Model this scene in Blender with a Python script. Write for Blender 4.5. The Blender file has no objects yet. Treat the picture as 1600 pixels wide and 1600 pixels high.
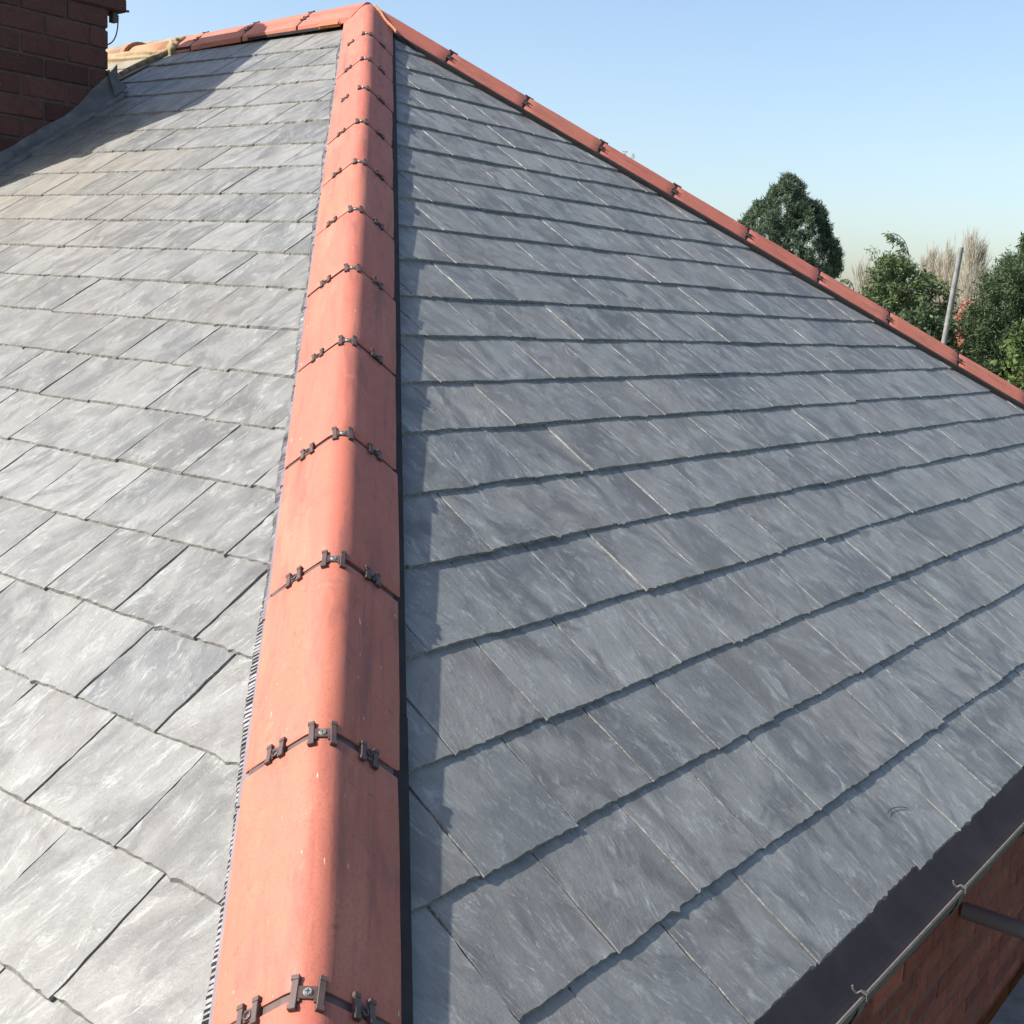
import bpy, bmesh, math, random
from mathutils import Matrix, Vector
import numpy as np
rng = random.Random(7)
sc = bpy.context.scene
COL = sc.collection

# ------------------------------------------------------------------ camera
cam_d = bpy.data.cameras.new('camera'); cam = bpy.data.objects.new('camera', cam_d); COL.objects.link(cam)
CR = Vector((0.78385275, 0.61881851, 0.05136658)); CU = Vector((-0.14496881, 0.1019373, 0.98417114)); CB = Vector((0.60378714, -0.7788918, 0.16961321))
CP = Vector((4.1999, -4.1392, -1.21684)); FPX = 1859.38
cam.matrix_world = Matrix(((CR.x, CU.x, CB.x, CP.x), (CR.y, CU.y, CB.y, CP.y), (CR.z, CU.z, CB.z, CP.z), (0, 0, 0, 1)))
cam_d.sensor_width = 36; cam_d.lens = 36 * FPX / 1600; cam_d.clip_start = .05; cam_d.clip_end = 2000
sc.camera = cam

def proj(p):
    q = Vector(p) - CP; z = -q.dot(CB)
    if z < .05: return None
    return (800 + FPX * q.dot(CR) / z, 800 - FPX * q.dot(CU) / z, z)
def ray(px, py, depth):                     # a world position at a given distance from the camera plane
    return CP + (CR * ((px - 800) / FPX) - CU * ((py - 800) / FPX) - CB) * depth

# ------------------------------------------------------------------ sky, sun, exposure
SUN = Vector((.485, .585, -.65)).normalized()      # direction in which the light travels
elev = math.asin(-SUN.z)
w = bpy.data.worlds.new("World"); sc.world = w; w.use_nodes = True
nt = w.node_tree; nt.nodes.clear()
sky = nt.nodes.new('ShaderNodeTexSky'); sky.sky_type = 'NISHITA'; sky.sun_disc = False
sky.sun_elevation = elev; sky.sun_rotation = math.atan2(-SUN.x, -SUN.y)
sky.air_density = 1.05; sky.dust_density = 2.3; sky.ozone_density = 1.3; sky.altitude = 60
bg = nt.nodes.new('ShaderNodeBackground'); bg.inputs['Strength'].default_value = .128
out = nt.nodes.new('ShaderNodeOutputWorld'); nt.links.new(sky.outputs[0], bg.inputs[0]); nt.links.new(bg.outputs[0], out.inputs[0])
sd = bpy.data.lights.new('sun', 'SUN'); sd.energy = 5.0; sd.angle = math.radians(.55); sd.color = (1, .95, .87)
so = bpy.data.objects.new('sun', sd); COL.objects.link(so); so.rotation_euler = SUN.to_track_quat('-Z', 'Y').to_euler()
sc.view_settings.view_transform = 'Standard'; sc.view_settings.look = 'None'; sc.view_settings.gamma = 1
sc.view_settings.exposure = .84; sc.view_settings.use_curve_mapping = False

# ------------------------------------------------------------------ materials
def mat(name, build, rough=.7, spec=.5):
    m = bpy.data.materials.new(name); m.use_nodes = True; t = m.node_tree
    b = t.nodes['Principled BSDF']; b.inputs['Roughness'].default_value = rough; b.inputs['Specular IOR Level'].default_value = spec
    build(N(t), b); return m
class N:
    def __init__(s, t): s.t = t
    def new(s, ty, **k):
        n = s.t.nodes.new(ty)
        for a, v in k.items(): setattr(n, a, v)
        return n
    def link(s, a, b): s.t.links.new(a, b)
    def inp(s, n, i, v):
        if hasattr(v, 'is_linked') or hasattr(v, 'links'): s.link(v, n.inputs[i])
        elif isinstance(v, tuple) and len(v) == 3 and n.inputs[i].type == 'RGBA': n.inputs[i].default_value = (*v, 1)
        else: n.inputs[i].default_value = v
    def attr(s, name): return s.new('ShaderNodeAttribute', attribute_name=name)
    def obj(s): return s.new('ShaderNodeTexCoord').outputs['Object']
    def rnd(s): return s.new('ShaderNodeObjectInfo').outputs['Random']
    def geo(s): return s.new('ShaderNodeNewGeometry').outputs['Position']
    def map(s, v, scale=(1, 1, 1), loc=(0, 0, 0), rot=(0, 0, 0)):
        n = s.new('ShaderNodeMapping'); s.link(v, n.inputs[0]); n.inputs['Scale'].default_value = scale; n.inputs['Rotation'].default_value = rot
        if hasattr(loc, 'links'): s.link(loc, n.inputs['Location'])
        else: n.inputs['Location'].default_value = loc
        return n.outputs[0]
    def noise(s, v, scale, detail=4, rough=.55, dist=0, out=0):
        n = s.new('ShaderNodeTexNoise'); s.link(v, n.inputs['Vector']); n.inputs['Scale'].default_value = scale
        n.inputs['Detail'].default_value = detail; n.inputs['Roughness'].default_value = rough; n.inputs['Distortion'].default_value = dist
        return n.outputs[out]
    def ramp(s, v, *st):
        n = s.new('ShaderNodeValToRGB'); s.link(v, n.inputs[0]); e = n.color_ramp.elements
        while len(e) < len(st): e.new(.5)
        for x, (p, c) in zip(e, st):
            x.position = p; x.color = (*c, 1) if isinstance(c, tuple) else (c, c, c, 1)
        return n.outputs[0]
    def mix(s, f, a, b, mode='MIX'):
        n = s.new('ShaderNodeMix', data_type='RGBA', blend_type=mode); s.inp(n, 0, f); s.inp(n, 6, a); s.inp(n, 7, b); return n.outputs[2]
    def m(s, op, a, b=0., c=0.):
        n = s.new('ShaderNodeMath', operation=op); s.inp(n, 0, a); s.inp(n, 1, b); s.inp(n, 2, c); return n.outputs[0]
    def vadd(s, a, b):
        n = s.new('ShaderNodeVectorMath', operation='ADD'); s.link(a, n.inputs[0]); s.link(b, n.inputs[1]); return n.outputs[0]
    def comb(s, x, y, z):
        n = s.new('ShaderNodeCombineXYZ'); s.inp(n, 0, x); s.inp(n, 1, y); s.inp(n, 2, z); return n.outputs[0]
    def bump(s, h, strength, dist, b, prev=None):
        n = s.new('ShaderNodeBump'); s.link(h, n.inputs['Height']); n.inputs['Strength'].default_value = strength; n.inputs['Distance'].default_value = dist
        if prev: s.link(prev, n.inputs['Normal'])
        s.link(n.outputs[0], b.inputs['Normal']); return n.outputs[0]

def slate_build(k, b):
    # 'sco': position within the slate (x up the slope, y across) plus an offset of its own; 'rnd': 4 numbers per slate; 'edge': 1 on the dressed edge
    co = k.attr('sco').outputs['Vector']; rn = k.attr('rnd'); edge = k.attr('edge').outputs['Fac']
    sep = k.new('ShaderNodeSeparateColor'); k.link(rn.outputs['Color'], sep.inputs[0]); r1, r2, r3 = sep.outputs
    tilt = k.new('ShaderNodeVectorRotate', rotation_type='Z_AXIS'); k.link(co, tilt.inputs['Vector']); k.link(k.m('MULTIPLY_ADD', r2, .7, -.35), tilt.inputs['Angle'])
    tv = tilt.outputs[0]
    grain = k.noise(k.map(tv, (14, 75, 14)), 1.0, 6, .65, .25)
    streak = k.noise(k.map(tv, (22, 190, 20), (3, 5, 1)), 1.0, 4, .6, .4)
    cloud = k.noise(co, 9, 4, .6, .6)
    cloud2 = k.noise(k.map(tv, (13, 30, 12), (9, 2, 4)), 1.0, 8, .76, .6)
    big = k.noise(k.geo(), 1.1, 3, .5)
    base = k.mix(r1, (.080, .079, .077), (.168, .167, .160))
    base = k.mix(k.m('MULTIPLY', k.ramp(r3, (.6, 0.), (.95, 1.)), .5), base, (.142, .128, .116))
    base = k.mix(k.m('MULTIPLY', k.ramp(r3, (.0, 1.), (.3, 0.)), .5), base, (.088, .100, .112))
    base = k.mix(k.ramp(cloud, (.42, 0.), (.66, .62)), base, (.220, .223, .212))
    base = k.mix(k.ramp(grain, (.28, .5), (.46, 0.)), base, (.085, .087, .09))
    base = k.mix(k.m('MULTIPLY', k.ramp(cloud2, (.54, 0.), (.62, 1.)), .6), base, (.31, .322, .305))
    blot = k.noise(k.map(tv, (5, 9, 5), (4, 8, 2)), 1.0, 5, .62, 1.0)
    base = k.mix(k.ramp(blot, (.50, 0.), (.62, .8)), base, (.072, .072, .072))
    base = k.mix(k.ramp(blot, (.30, .5), (.46, 0.)), base, (.228, .231, .219))
    st = k.m('MULTIPLY', k.ramp(streak, (.6, 0.), (.72, 1.)), k.ramp(cloud2, (.42, .12), (.6, 1.)))
    base = k.mix(k.m('MULTIPLY', st, .8), base, (.44, .445, .425))
    fl = k.noise(k.map(tv, (52, 230, 60), (5, 1, 7)), 1.0, 5, .7, .9)
    base = k.mix(k.m('MULTIPLY', k.ramp(fl, (.60, 0.), (.67, .8)), k.ramp(k.noise(co, 7, 3, .6, .5), (.50, .04), (.62, 1.))), base, (.42, .425, .405))
    base = k.mix(k.m('MULTIPLY', k.ramp(fl, (.34, 1.), (.42, 0.)), .35), base, (.06, .058, .058))
    warm = k.attr('warm').outputs['Fac']
    base = k.mix(k.m('MULTIPLY', warm, k.m('MULTIPLY_ADD', r1, .5, .35)), base, (.235, .20, .15))
    base = k.mix(k.ramp(big, (.4, 0.), (.65, .22)), base, (.20, .19, .165))
    fine = k.noise(k.map(tv, (210, 420, 300)), 1.0, 4, .7)
    base = k.mix(k.ramp(fine, (.34, .30), (.5, 0.)), base, (.08, .085, .09))
    en = k.noise(co, 140, 3, .7)
    ecol = k.mix(k.ramp(en, (.4, 0.), (.62, 1.)), (.09, .09, .088), (.27, .26, .235))
    base = k.mix(k.m('MULTIPLY', k.m('MULTIPLY', edge, k.m('MULTIPLY_ADD', r2, .7, .15)), 1.0), base, ecol)
    k.link(base, b.inputs['Base Color'])
    k.link(k.ramp(cloud2, (.3, .60), (.7, .46)), b.inputs['Roughness'])
    flake = k.new('ShaderNodeTexVoronoi', feature='F1'); k.link(k.map(k.vadd(tv, k.noise(co, 12, 3, .6, 0, 1)), (7, 16, 7)), flake.inputs['Vector']); flake.inputs['Scale'].default_value = 1
    fsep = k.new('ShaderNodeSeparateColor'); k.link(flake.outputs['Color'], fsep.inputs[0])
    p = k.bump(fsep.outputs[0], .35, .0011, b)
    p = k.bump(k.m('ADD', k.m('MULTIPLY', grain, .7), k.m('MULTIPLY', cloud2, 1.5)), .5, .0035, b, p)
    k.bump(k.m('ADD', fine, k.m('MULTIPLY', edge, en)), .5, .0012, b, p)
SLATE = mat('slate', slate_build, .55, .72)

def terra_build(k, b):
    o = k.obj(); r = k.rnd(); co = k.vadd(o, k.comb(k.m('MULTIPLY', r, 37.), 0., 0.))
    c = k.mix(k.noise(co, 6, 4, .6), (.37, .116, .072), (.44, .158, .100))
    c = k.mix(k.m('MULTIPLY', r, .9), c, (.39, .112, .078))
    c = k.mix(k.ramp(k.noise(k.map(co, (1.6, 26, 14)), 1.0, 5, .6), (.55, 0.), (.70, .65)), c, (.17, .06, .05))
    c = k.mix(k.ramp(k.noise(k.map(co, (2, 10, 8), (7, 3, 1)), 1.0, 4, .6), (.5, 0.), (.75, .5)), c, (.52, .215, .14))
    c = k.mix(k.ramp(k.noise(co, 55, 3, .7), (.64, 0.), (.72, .7)), c, (.20, .075, .058))
    c = k.mix(k.ramp(k.noise(k.map(co, (3.5, 34, 26), (6, 1, 2)), 1.0, 6, .7, .5), (.56, 0.), (.68, .5)), c, (.16, .07, .062))
    c = k.mix(k.ramp(k.noise(k.map(co, (5, 22, 20), (1, 4, 4)), 1.0, 6, .68, .7), (.53, 0.), (.66, .6)), c, (.215, .085, .068))
    c = k.mix(k.ramp(k.noise(k.map(co, (9, 14, 14), (8, 2, 6)), 1.0, 6, .7, .9), (.60, 0.), (.72, .25)), c, (.55, .27, .19))
    c = k.mix(k.ramp(k.noise(co, 210, 4, .75), (.34, .65), (.48, 0.)), c, (.26, .085, .06))
    sc_ = k.noise(k.map(co, (34, 130, 90), (2, 9, 3)), 1.0, 2, .5)
    c = k.mix(k.m('MULTIPLY', k.ramp(sc_, (.735, 0.), (.79, 1.)), .6), c, (.80, .62, .52))
    c = k.mix(k.ramp(k.attr('scuff').outputs['Fac'], (.0, 0.), (1., .75)), c, (.80, .50, .38))
    k.link(c, b.inputs['Base Color'])
    k.link(k.ramp(k.noise(co, 30, 5, .7), (.3, .55), (.7, .75)), b.inputs['Roughness'])
    p = k.bump(k.noise(co, 14, 3, .5), .3, .004, b)
    k.bump(k.noise(co, 330, 3, .7), .4, .0009, b, p)
TERRA = mat('terracotta', terra_build, .6, .35)

def plain(name, c1, c2, scale=12, rough=.6, spec=.5, bumpd=.002, bs=60, metallic=0):
    def f(k, b):
        co = k.vadd(k.obj(), k.comb(k.m('MULTIPLY', k.rnd(), 50.), 0., 0.))
        c = k.mix(k.ramp(k.noise(co, scale, 5, .65, .4), (.3, 0.), (.7, 1.)), c1, c2)
        k.link(c, b.inputs['Base Color']); b.inputs['Metallic'].default_value = metallic
        k.bump(k.noise(co, bs, 4, .6), .4, bumpd, b)
    return mat(name, f, rough, spec)
PLASTIC = plain('brown_plastic', (.055, .034, .030), (.095, .060, .052), 30, .5, .4, .0004, 300)
RAILM = plain('grey_purple_plastic', (.13, .105, .115), (.19, .155, .165), 14, .6, .35, .0005, 200)
DARKP = plain('dark_plastic', (.022, .019, .020), (.036, .032, .033), 14, .85, .12, .0004, 200)
ALU = plain('pleated_ribbon_foil', (.05, .045, .05), (.32, .31, .32), 16, .45, .5, .0004, 200)
STEEL = plain('galvanised_steel', (.12, .12, .115), (.25, .245, .23), 14, .65, .4, .0008, 90)
SCREW = plain('bright_screw', (.30, .29, .27), (.48, .46, .43), 90, .35, .6, .0002, 200, .6)
GUT = plain('black_gutter', (.105, .088, .082), (.15, .128, .118), 7, .8, .15, .0006, 60)
LEAD = plain('lead', (.075, .072, .072), (.16, .155, .155), 14, .6, .4, .010, 16)
WMORT = plain('wall_mortar', (.13, .070, .055), (.20, .115, .09), 30, .9, .2, .004, 90)
DULL = plain('dull_grey_metal', (.065, .062, .06), (.13, .12, .115), 40, .7, .3, .0006, 90)
LIGHTENED = plain('lightened_galvanised_steel', (.30, .30, .30), (.42, .42, .42), 14, .6, .4, .0006, 90)  # steel for the transom, lightened to offset the shade it lies in
MORTAR = plain('mortar', (.085, .062, .055), (.13, .10, .086), 30, .9, .2, .004, 90)
OMORT = plain('orange_mortar', (.42, .15, .075), (.54, .22, .12), 50, .85, .2, .006, 70)
TMORT = plain('tan_mortar', (.25, .185, .11), (.36, .28, .175), 22, .9, .2, .01, 45)
OLDT = plain('old_clay', (.30, .135, .075), (.40, .215, .13), 9, .8, .3, .004, 60)
OLDS = plain('old_slate', (.17, .145, .11), (.27, .24, .185), 8, .7, .4, .004, 40)
WOOD = plain('weathered_board', (.17, .165, .15), (.29, .28, .26), 10, .85, .2, .003, 50)
FELT = plain('roof_underlay', (.03, .03, .032), (.05, .05, .052), 10, .8, .2)
PAINT = plain('dark_fascia_paint', (.025, .024, .026), (.045, .042, .045), 8, .5, .4)
RENDERW = plain('pale_render', (.45, .42, .37), (.55, .52, .47), 6, .9, .2)
def brick_build(dark):
    def f(k, b):
        co = k.vadd(k.obj(), k.comb(k.m('MULTIPLY', k.rnd(), 50.), 0., 0.)); r = k.rnd()
        a, c2 = ((.080, .038, .033), (.13, .060, .048)) if dark else ((.20, .058, .036), (.34, .105, .062))
        c = k.mix(r, a, c2)
        c = k.mix(k.ramp(k.noise(co, 16, 5, .7, .5), (.45, 0.), (.75, .6)), c, (.045, .026, .024))
        c = k.mix(k.ramp(k.noise(co, 90, 3, .7), (.6, 0.), (.75, .5)), c, (.3, .2, .16))
        k.link(c, b.inputs['Base Color']); k.bump(k.noise(co, 70, 4, .7), .7, .004, b)
    return f
BRICKD = mat('shade_dark_brick', brick_build(True), .9, .2); BRICK = mat('red_brick', brick_build(False), .9, .2)  # chimney brick: the deep shade on its face is put into the darker colour
def leaf_mat(name, c1, c2, c3, trans=.25, rough=.6, ns=2.0):
    def f(k, b):
        r = k.attr('lr').outputs['Fac']
        c = k.mix(r, c1, c2); c = k.mix(k.ramp(k.noise(k.geo(), ns, 2, .5), (.45, 0.), (.6, .7)), c, c3)
        k.link(c, b.inputs['Base Color'])
        tr = k.new('ShaderNodeBsdfTranslucent'); k.link(c, tr.inputs[0]); mx = k.new('ShaderNodeMixShader'); mx.inputs[0].default_value = trans
        k.link(b.outputs[0], mx.inputs[1]); k.link(tr.outputs[0], mx.inputs[2]); k.link(mx.outputs[0], k.t.nodes['Material Output'].inputs[0])
    return mat(name, f, rough, .35)
BARK = plain('bark', (.10, .075, .05), (.18, .14, .10), 6, .9, .2, .02, 12)

# ------------------------------------------------------------------ object helpers
ROOTS = {}
def thing(name, label, cat, loc, group=None):
    o = bpy.data.objects.new(name, None); COL.objects.link(o); o.location = loc; o.empty_display_size = .2
    o['label'] = label; o['category'] = cat
    if group: o['group'] = group
    return o
def wm(o):
    M = o.matrix_basis.copy(); p = o.parent
    return M if p is None else WM[p.name] @ o.matrix_parent_inverse @ M
WM = {}
def put(o, parent=None, M=None):           # M: world matrix
    M = M or Matrix.Identity(4)
    COL.objects.link(o)
    if parent is not None:
        o.parent = parent
        P = WM.get(parent.name) or Matrix.Translation(parent.location)
        o.matrix_parent_inverse = P.inverted()
    o.matrix_basis = M
    WM[o.name] = M.copy()
    return o
def mesh(name, V, F, m, smooth=False):
    me = bpy.data.meshes.new(name); me.from_pydata([tuple(v) for v in V], [], F); me.materials.append(m)
    if smooth: me.polygons.foreach_set('use_smooth', [True] * len(me.polygons))
    me.update(); return me
def obj(name, me, parent=None, M=None, kind=None):
    o = bpy.data.objects.new(name, me); put(o, parent, M)
    if kind: o['kind'] = kind
    return o
class MB:
    def __init__(s): s.V = []; s.F = []
    def add(s, V, F):
        n = len(s.V); s.V += [Vector(v) for v in V]; s.F += [tuple(i + n for i in f) for f in F]; return s
    def box(s, x0, x1, y0, y1, z0, z1, M=None):
        V = [Vector((x, y, z)) for x in (x0, x1) for y in (y0, y1) for z in (z0, z1)]
        if M: V = [M @ v for v in V]
        return s.add(V, [(0, 1, 3, 2), (4, 6, 7, 5), (0, 4, 5, 1), (2, 3, 7, 6), (0, 2, 6, 4), (1, 5, 7, 3)])
    def cyl(s, a, b, r0, r1=None, n=10, cap=True):
        a = Vector(a); b = Vector(b); r1 = r0 if r1 is None else r1; d = (b - a).normalized()
        u = d.orthogonal().normalized(); v = d.cross(u)
        V = [a + (u * math.cos(i * 2 * math.pi / n) + v * math.sin(i * 2 * math.pi / n)) * r0 for i in range(n)] + \
            [b + (u * math.cos(i * 2 * math.pi / n) + v * math.sin(i * 2 * math.pi / n)) * r1 for i in range(n)]
        F = [(i, (i + 1) % n, n + (i + 1) % n, n + i) for i in range(n)]
        if cap: F += [tuple(range(n - 1, -1, -1)), tuple(range(n, 2 * n))]
        return s.add(V, F)
    def tube(s, pts, r, n=8):
        for a, b in zip(pts, pts[1:]): s.cyl(a, b, r, r, n)
        return s
    def mesh(s, name, m, smooth=False): return mesh(name, s.V, s.F, m, smooth)
    def obj(s, name, m, parent=None, M=None, kind=None, smooth=False):
        return obj(name, s.mesh(name, m, smooth), parent, M, kind)
def frame(o, x, y, z):
    return Matrix(((x.x, y.x, z.x, o.x), (x.y, y.y, z.y, o.y), (x.z, y.z, z.z, o.z), (0, 0, 0, 1)))
def bevel(me, w, seg=1):
    bm = bmesh.new(); bm.from_mesh(me); bmesh.ops.bevel(bm, geom=bm.edges[:] , offset=w, segments=seg, affect='EDGES'); bm.to_mesh(me); bm.free(); return me

# ------------------------------------------------------------------ roof geometry
TH = .5778; ct, st = math.cos(TH), math.sin(TH)
SR = (Vector((ct, 0, -st)), Vector((0, 1, 0)), Vector((st, 0, ct)))       # hip end: down, along, normal
SL = (Vector((0, -ct, -st)), Vector((1, 0, 0)), Vector((0, -st, ct)))     # long slope
HL = Vector((1 / math.tan(TH), -1 / math.tan(TH), -1)).normalized()
A = HL * -.3719
H2 = Vector((ct, .7213, -st)).normalized()
S0 = .1758; G = .2
RR = [(-0.399, -0.25), (0.719, -0.25), (1.795, -0.131), (2.852, -0.016), (3.896, -0.007), (4.926, -0.11), (6.054, -0.035), (7.065, -0.009), (8.054, -0.004), (9.111, 0.008), (10.087, -0.004), (11.089, 0.014), (12.046, -0.012), (13.022, 0.01), (13.975, 0.004), (14.942, 0.003), (15.96, 0.002), (16.946, -0.019), (17.963, -0.012), (18.999, -0.006), (20.0, -0.01)]
LL = [(-0.329, 0.25), (0.781, 0.25), (1.736, 0.2), (2.90, 0.2), (3.935, 0.18), (4.961, 0.141), (5.952, 0.12), (6.993, 0.124), (8.005, 0.10), (8.998, 0.075), (10.0, 0.05), (11.05, 0.01), (12.06, -0.001), (13.10, -0.04), (14.07, -0.03), (15.03, -0.025), (16.02, -0.014), (16.99, -0.011), (18.02, -0.02), (19.07, -0.02), (20.03, 0.0)]
ZG = -7.2; EAVE = S0 + 20 * G; EX = EAVE * ct; EZ = -EAVE * st
house = thing('house', 'slate roofed house with terracotta hips, newly laid slates and a brick chimney', 'house', (1.0, 0, ZG))
WM[house.name] = Matrix.Translation((1.0, 0, ZG))

def clip(poly, a, b, c):            # keep a*s + b*t <= c
    out = []
    for i in range(len(poly)):
        p, q = poly[i - 1], poly[i]; dp = a * p[0] + b * p[1] - c; dq = a * q[0] + b * q[1] - c
        if (dp <= 0) != (dq <= 0):
            f = dp / (dp - dq); out.append((p[0] + f * (q[0] - p[0]), p[1] + f * (q[1] - p[1])))
        if dq <= 0: out.append(q)
    return out
def rough_edge(p, q, n, amp, chip, r):
    # points from p to q (q left out) with dressed, slightly ragged outline
    d = (q[0] - p[0], q[1] - p[1]); L = math.hypot(*d); nx, ny = -d[1] / L, d[0] / L; o = []
    ph = r.random() * 9; chips = [(r.random(), r.uniform(.015, .05), r.uniform(.002, chip)) for _ in range(r.choice([0, 1, 1, 2]))]
    for i in range(n):
        f = (i + (r.uniform(-.3, .3) if i else 0)) / n
        e = amp * (r.uniform(-1, 1) + .8 * math.sin(ph + f * 7)) if i else 0
        for c, wd, dp in chips: e += dp * max(0, 1 - abs(f - c) / wd)
        o.append((p[0] + d[0] * f + nx * e, p[1] + d[1] * f + ny * e))
    return o
slates = []      # (screen size, V local, F, attrs, origin (s,t), slope index)
def make_row(slope, k, rows, phase, tmin, tmax, keep, warmf):
    a, b = rows[k]; r = random.Random(1000 * slope + k)
    t = phase + (math.floor((tmin - phase) / .2455)) * .2455
    joints = []
    while t < tmax + .3: joints.append(t + r.uniform(-.007, .007)); t += .2455
    for t0, t1 in zip(joints, joints[1:]):
        tm = (t0 + t1) / 2; sT = S0 + G * (a + b * tm) + r.uniform(-.0038, .0038)
        gap = r.choice((.0004, .0007, .0012, .0019)); t0g, t1g = t0 + gap, t1 - gap
        up = .44 if k > 1 else .30
        sk = r.uniform(-.0025, .0025); bb = b * G
        tl = (sT + bb * (t0 - tm) + sk, t0g); tr = (sT + bb * (t1 - tm) - sk, t1g)
        # outline order: tail from t0 to t1, then up the right side, head, left side
        poly = rough_edge(tr, tl, 20, .0009, .009, r) + rough_edge(tl, (sT - up, t0g + r.uniform(-.001, .001)), 18, .0011, .007, r) \
            + [(sT - up, t0g), (sT - up, t1g)] + rough_edge((sT - up, t1g), tr, 18, .0011, .007, r)
        # drop the near duplicates
        for (ka, kb, kc) in keep: poly = clip(poly, ka, kb, kc) if poly else poly
        if len(poly) < 3: continue
        P = []
        for p in poly:
            if not P or math.hypot(p[0] - P[-1][0], p[1] - P[-1][1]) > .0006: P.append(p)
        if math.hypot(P[0][0] - P[-1][0], P[0][1] - P[-1][1]) < .0006: P.pop()
        if len(P) < 3: continue
        ar = .5 * sum(P[i - 1][0] * P[i][1] - P[i][0] * P[i - 1][1] for i in range(len(P)))
        if abs(ar) < .0012: continue
        if ar < 0: P.reverse()
        vis = [p for p in P if p[0] > sT - .23]
        if not vis: continue
        n = len(P); lift = r.uniform(-.0003, .0022); th = r.uniform(.0068, .0095); rise = .0068 / G
        tw = r.uniform(-.006, .006)
        V = []; ts = []
        for lay in (0, 1):
            for i in range(n):
                x, y = P[i]
                if lay:
                    x0, y0 = P[i - 1]; x1, y1 = P[(i + 1) % n]; dx, dy = x1 - x0, y1 - y0; l = math.hypot(dx, dy) or 1
                    ins = r.uniform(.0001, .0022) ** 1 if abs(dx) > abs(dy) else r.uniform(.001, .0045); x += -dy / l * ins; y += dx / l * ins
                h = -(sT - x) * rise + lift + tw * (y - tm) * max(0, 1 - (sT - x) / .25)
                V.append((x - sT, y - tm, h - (th if lay == 0 else 0) ))
                ts.append((-(x - sT), y - tm))
        F = [tuple(range(n - 1, -1, -1)), tuple(range(n, 2 * n))] + [(i, (i + 1) % n, n + (i + 1) % n, n + i) for i in range(n)]
        fr = (SR, SL)[slope]; cpt = fr[0] * (sT - .09) + fr[1] * tm
        q = proj(cpt); size = 0
        if q and -60 < q[0] < 1660 and -60 < q[1] < 1660:
            va = abs(.5 * sum(vis[i - 1][0] * vis[i][1] - vis[i][0] * vis[i - 1][1] for i in range(len(vis))))
            vd = (CP - cpt).normalized(); size = va * abs(vd.dot(fr[2])) / q[2] ** 2
        slates.append(dict(size=size, V=V, F=F, n=n, st=(sT, tm), slope=slope, rnd=(r.random(), r.random(), r.random()),
                           off=(r.uniform(0, 40), r.uniform(0, 40), r.uniform(0, 40)), ts=ts, warm=warmf(sT, tm, r)))
def hipline(sign):                                            # |t| <= cos*s  minus a small allowance under the hip tile
    return ct, sign
# right slope: near hip t >= -ct*s ; far hip t <= line through A with slope .7213
sA, tA = A.x / ct, A.y
keepR = [(-ct, -1, -.045 * math.hypot(1, ct)), (-.7213, 1, tA - .7213 * sA - .03 * 1.23)]
keepL = [(-ct, 1, -.045 * math.hypot(1, ct)), (-1, 0, .22)]
def warmL(s, t, r):
    v = math.exp(-((t + .75 + .55 * (s - 1.6)) ** 2) / .5) * (1 if 1.2 < s < 2.6 else .25)
    return max(0, min(1, v * r.uniform(.4, .75)))
for k in range(21):
    sk = S0 + G * (k + .1)
    make_row(0, k, RR, -2.70 if k % 2 else -2.578, -ct * sk - .3, tA + .7213 * (sk - sA) + .1, keepR, lambda s, t, r: .0)
    make_row(1, k, LL, 2.583 if k % 2 else 2.705, -1.72 if k > 0 else -1.55, ct * sk + .3, keepL, warmL)
slates.sort(key=lambda d: -d['size'])
slope_part = []
for nm, fr in (('hip_end_slope', SR), ('long_slope', SL)):
    b = MB(); E2 = EAVE - .03
    if fr is SR:
        c = [(sA, tA), (E2, -ct * E2), (E2, tA + .7213 * (E2 - sA))]
    else: c = [(sA, A.x), (sA, -5.5), (E2, -5.5), (E2, ct * E2)]
    n = len(c)
    for h in (-.045, -.075): b.V += [fr[0] * s + fr[1] * t + fr[2] * h for s, t in c]
    b.F = [tuple(range(n)), tuple(range(2 * n - 1, n - 1, -1))] + [(i, (i + 1) % n, n + (i + 1) % n, n + i) for i in range(n)]
    slope_part.append(b.obj(nm, FELT, house))
def slate_mesh(lst, name, local):
    V = []; F = []; sco = []; rn = []; ed = []; wa = []
    for d in lst:
        fr = (SR, SL)[d['slope']]; n0 = len(V); n = d['n']
        for i, v in enumerate(d['V']):
            V.append(v if local else fr[0] * (v[0] + d['st'][0]) + fr[1] * (v[1] + d['st'][1]) + fr[2] * v[2])
            sco.append((d['ts'][i][0] + d['off'][0], d['ts'][i][1] + d['off'][1], v[2] + d['off'][2])); rn.append(d['rnd']); wa.append(d['warm'])
        for j, f in enumerate(d['F']): F.append(tuple(i + n0 for i in f)); ed += [0. if j < 2 else 1.]
    me = mesh(name, V, F, SLATE)
    a = me.attributes.new('sco', 'FLOAT_VECTOR', 'POINT'); a.data.foreach_set('vector', [c for v in sco for c in v])
    a = me.attributes.new('rnd', 'FLOAT_COLOR', 'POINT'); a.data.foreach_set('color', [c for v in rn for c in (*v, 1)])
    a = me.attributes.new('warm', 'FLOAT', 'POINT'); a.data.foreach_set('value', wa)
    a = me.attributes.new('edge', 'FLOAT', 'FACE'); a.data.foreach_set('value', ed)
    return me
NI = 292
for d in slates[:NI]:
    fr = (SR, SL)[d['slope']]; M = frame(fr[0] * d['st'][0] + fr[1] * d['st'][1], *fr)
    obj('slate', slate_mesh([d], 'slate', True), slope_part[d['slope']], M)
for sl in (0, 1):
    rest = [d for d in slates[NI:] if d['slope'] == sl]
    obj('small_far_slates', slate_mesh(rest, 'small_far_slates', False), slope_part[sl], None, 'stuff')

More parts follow.
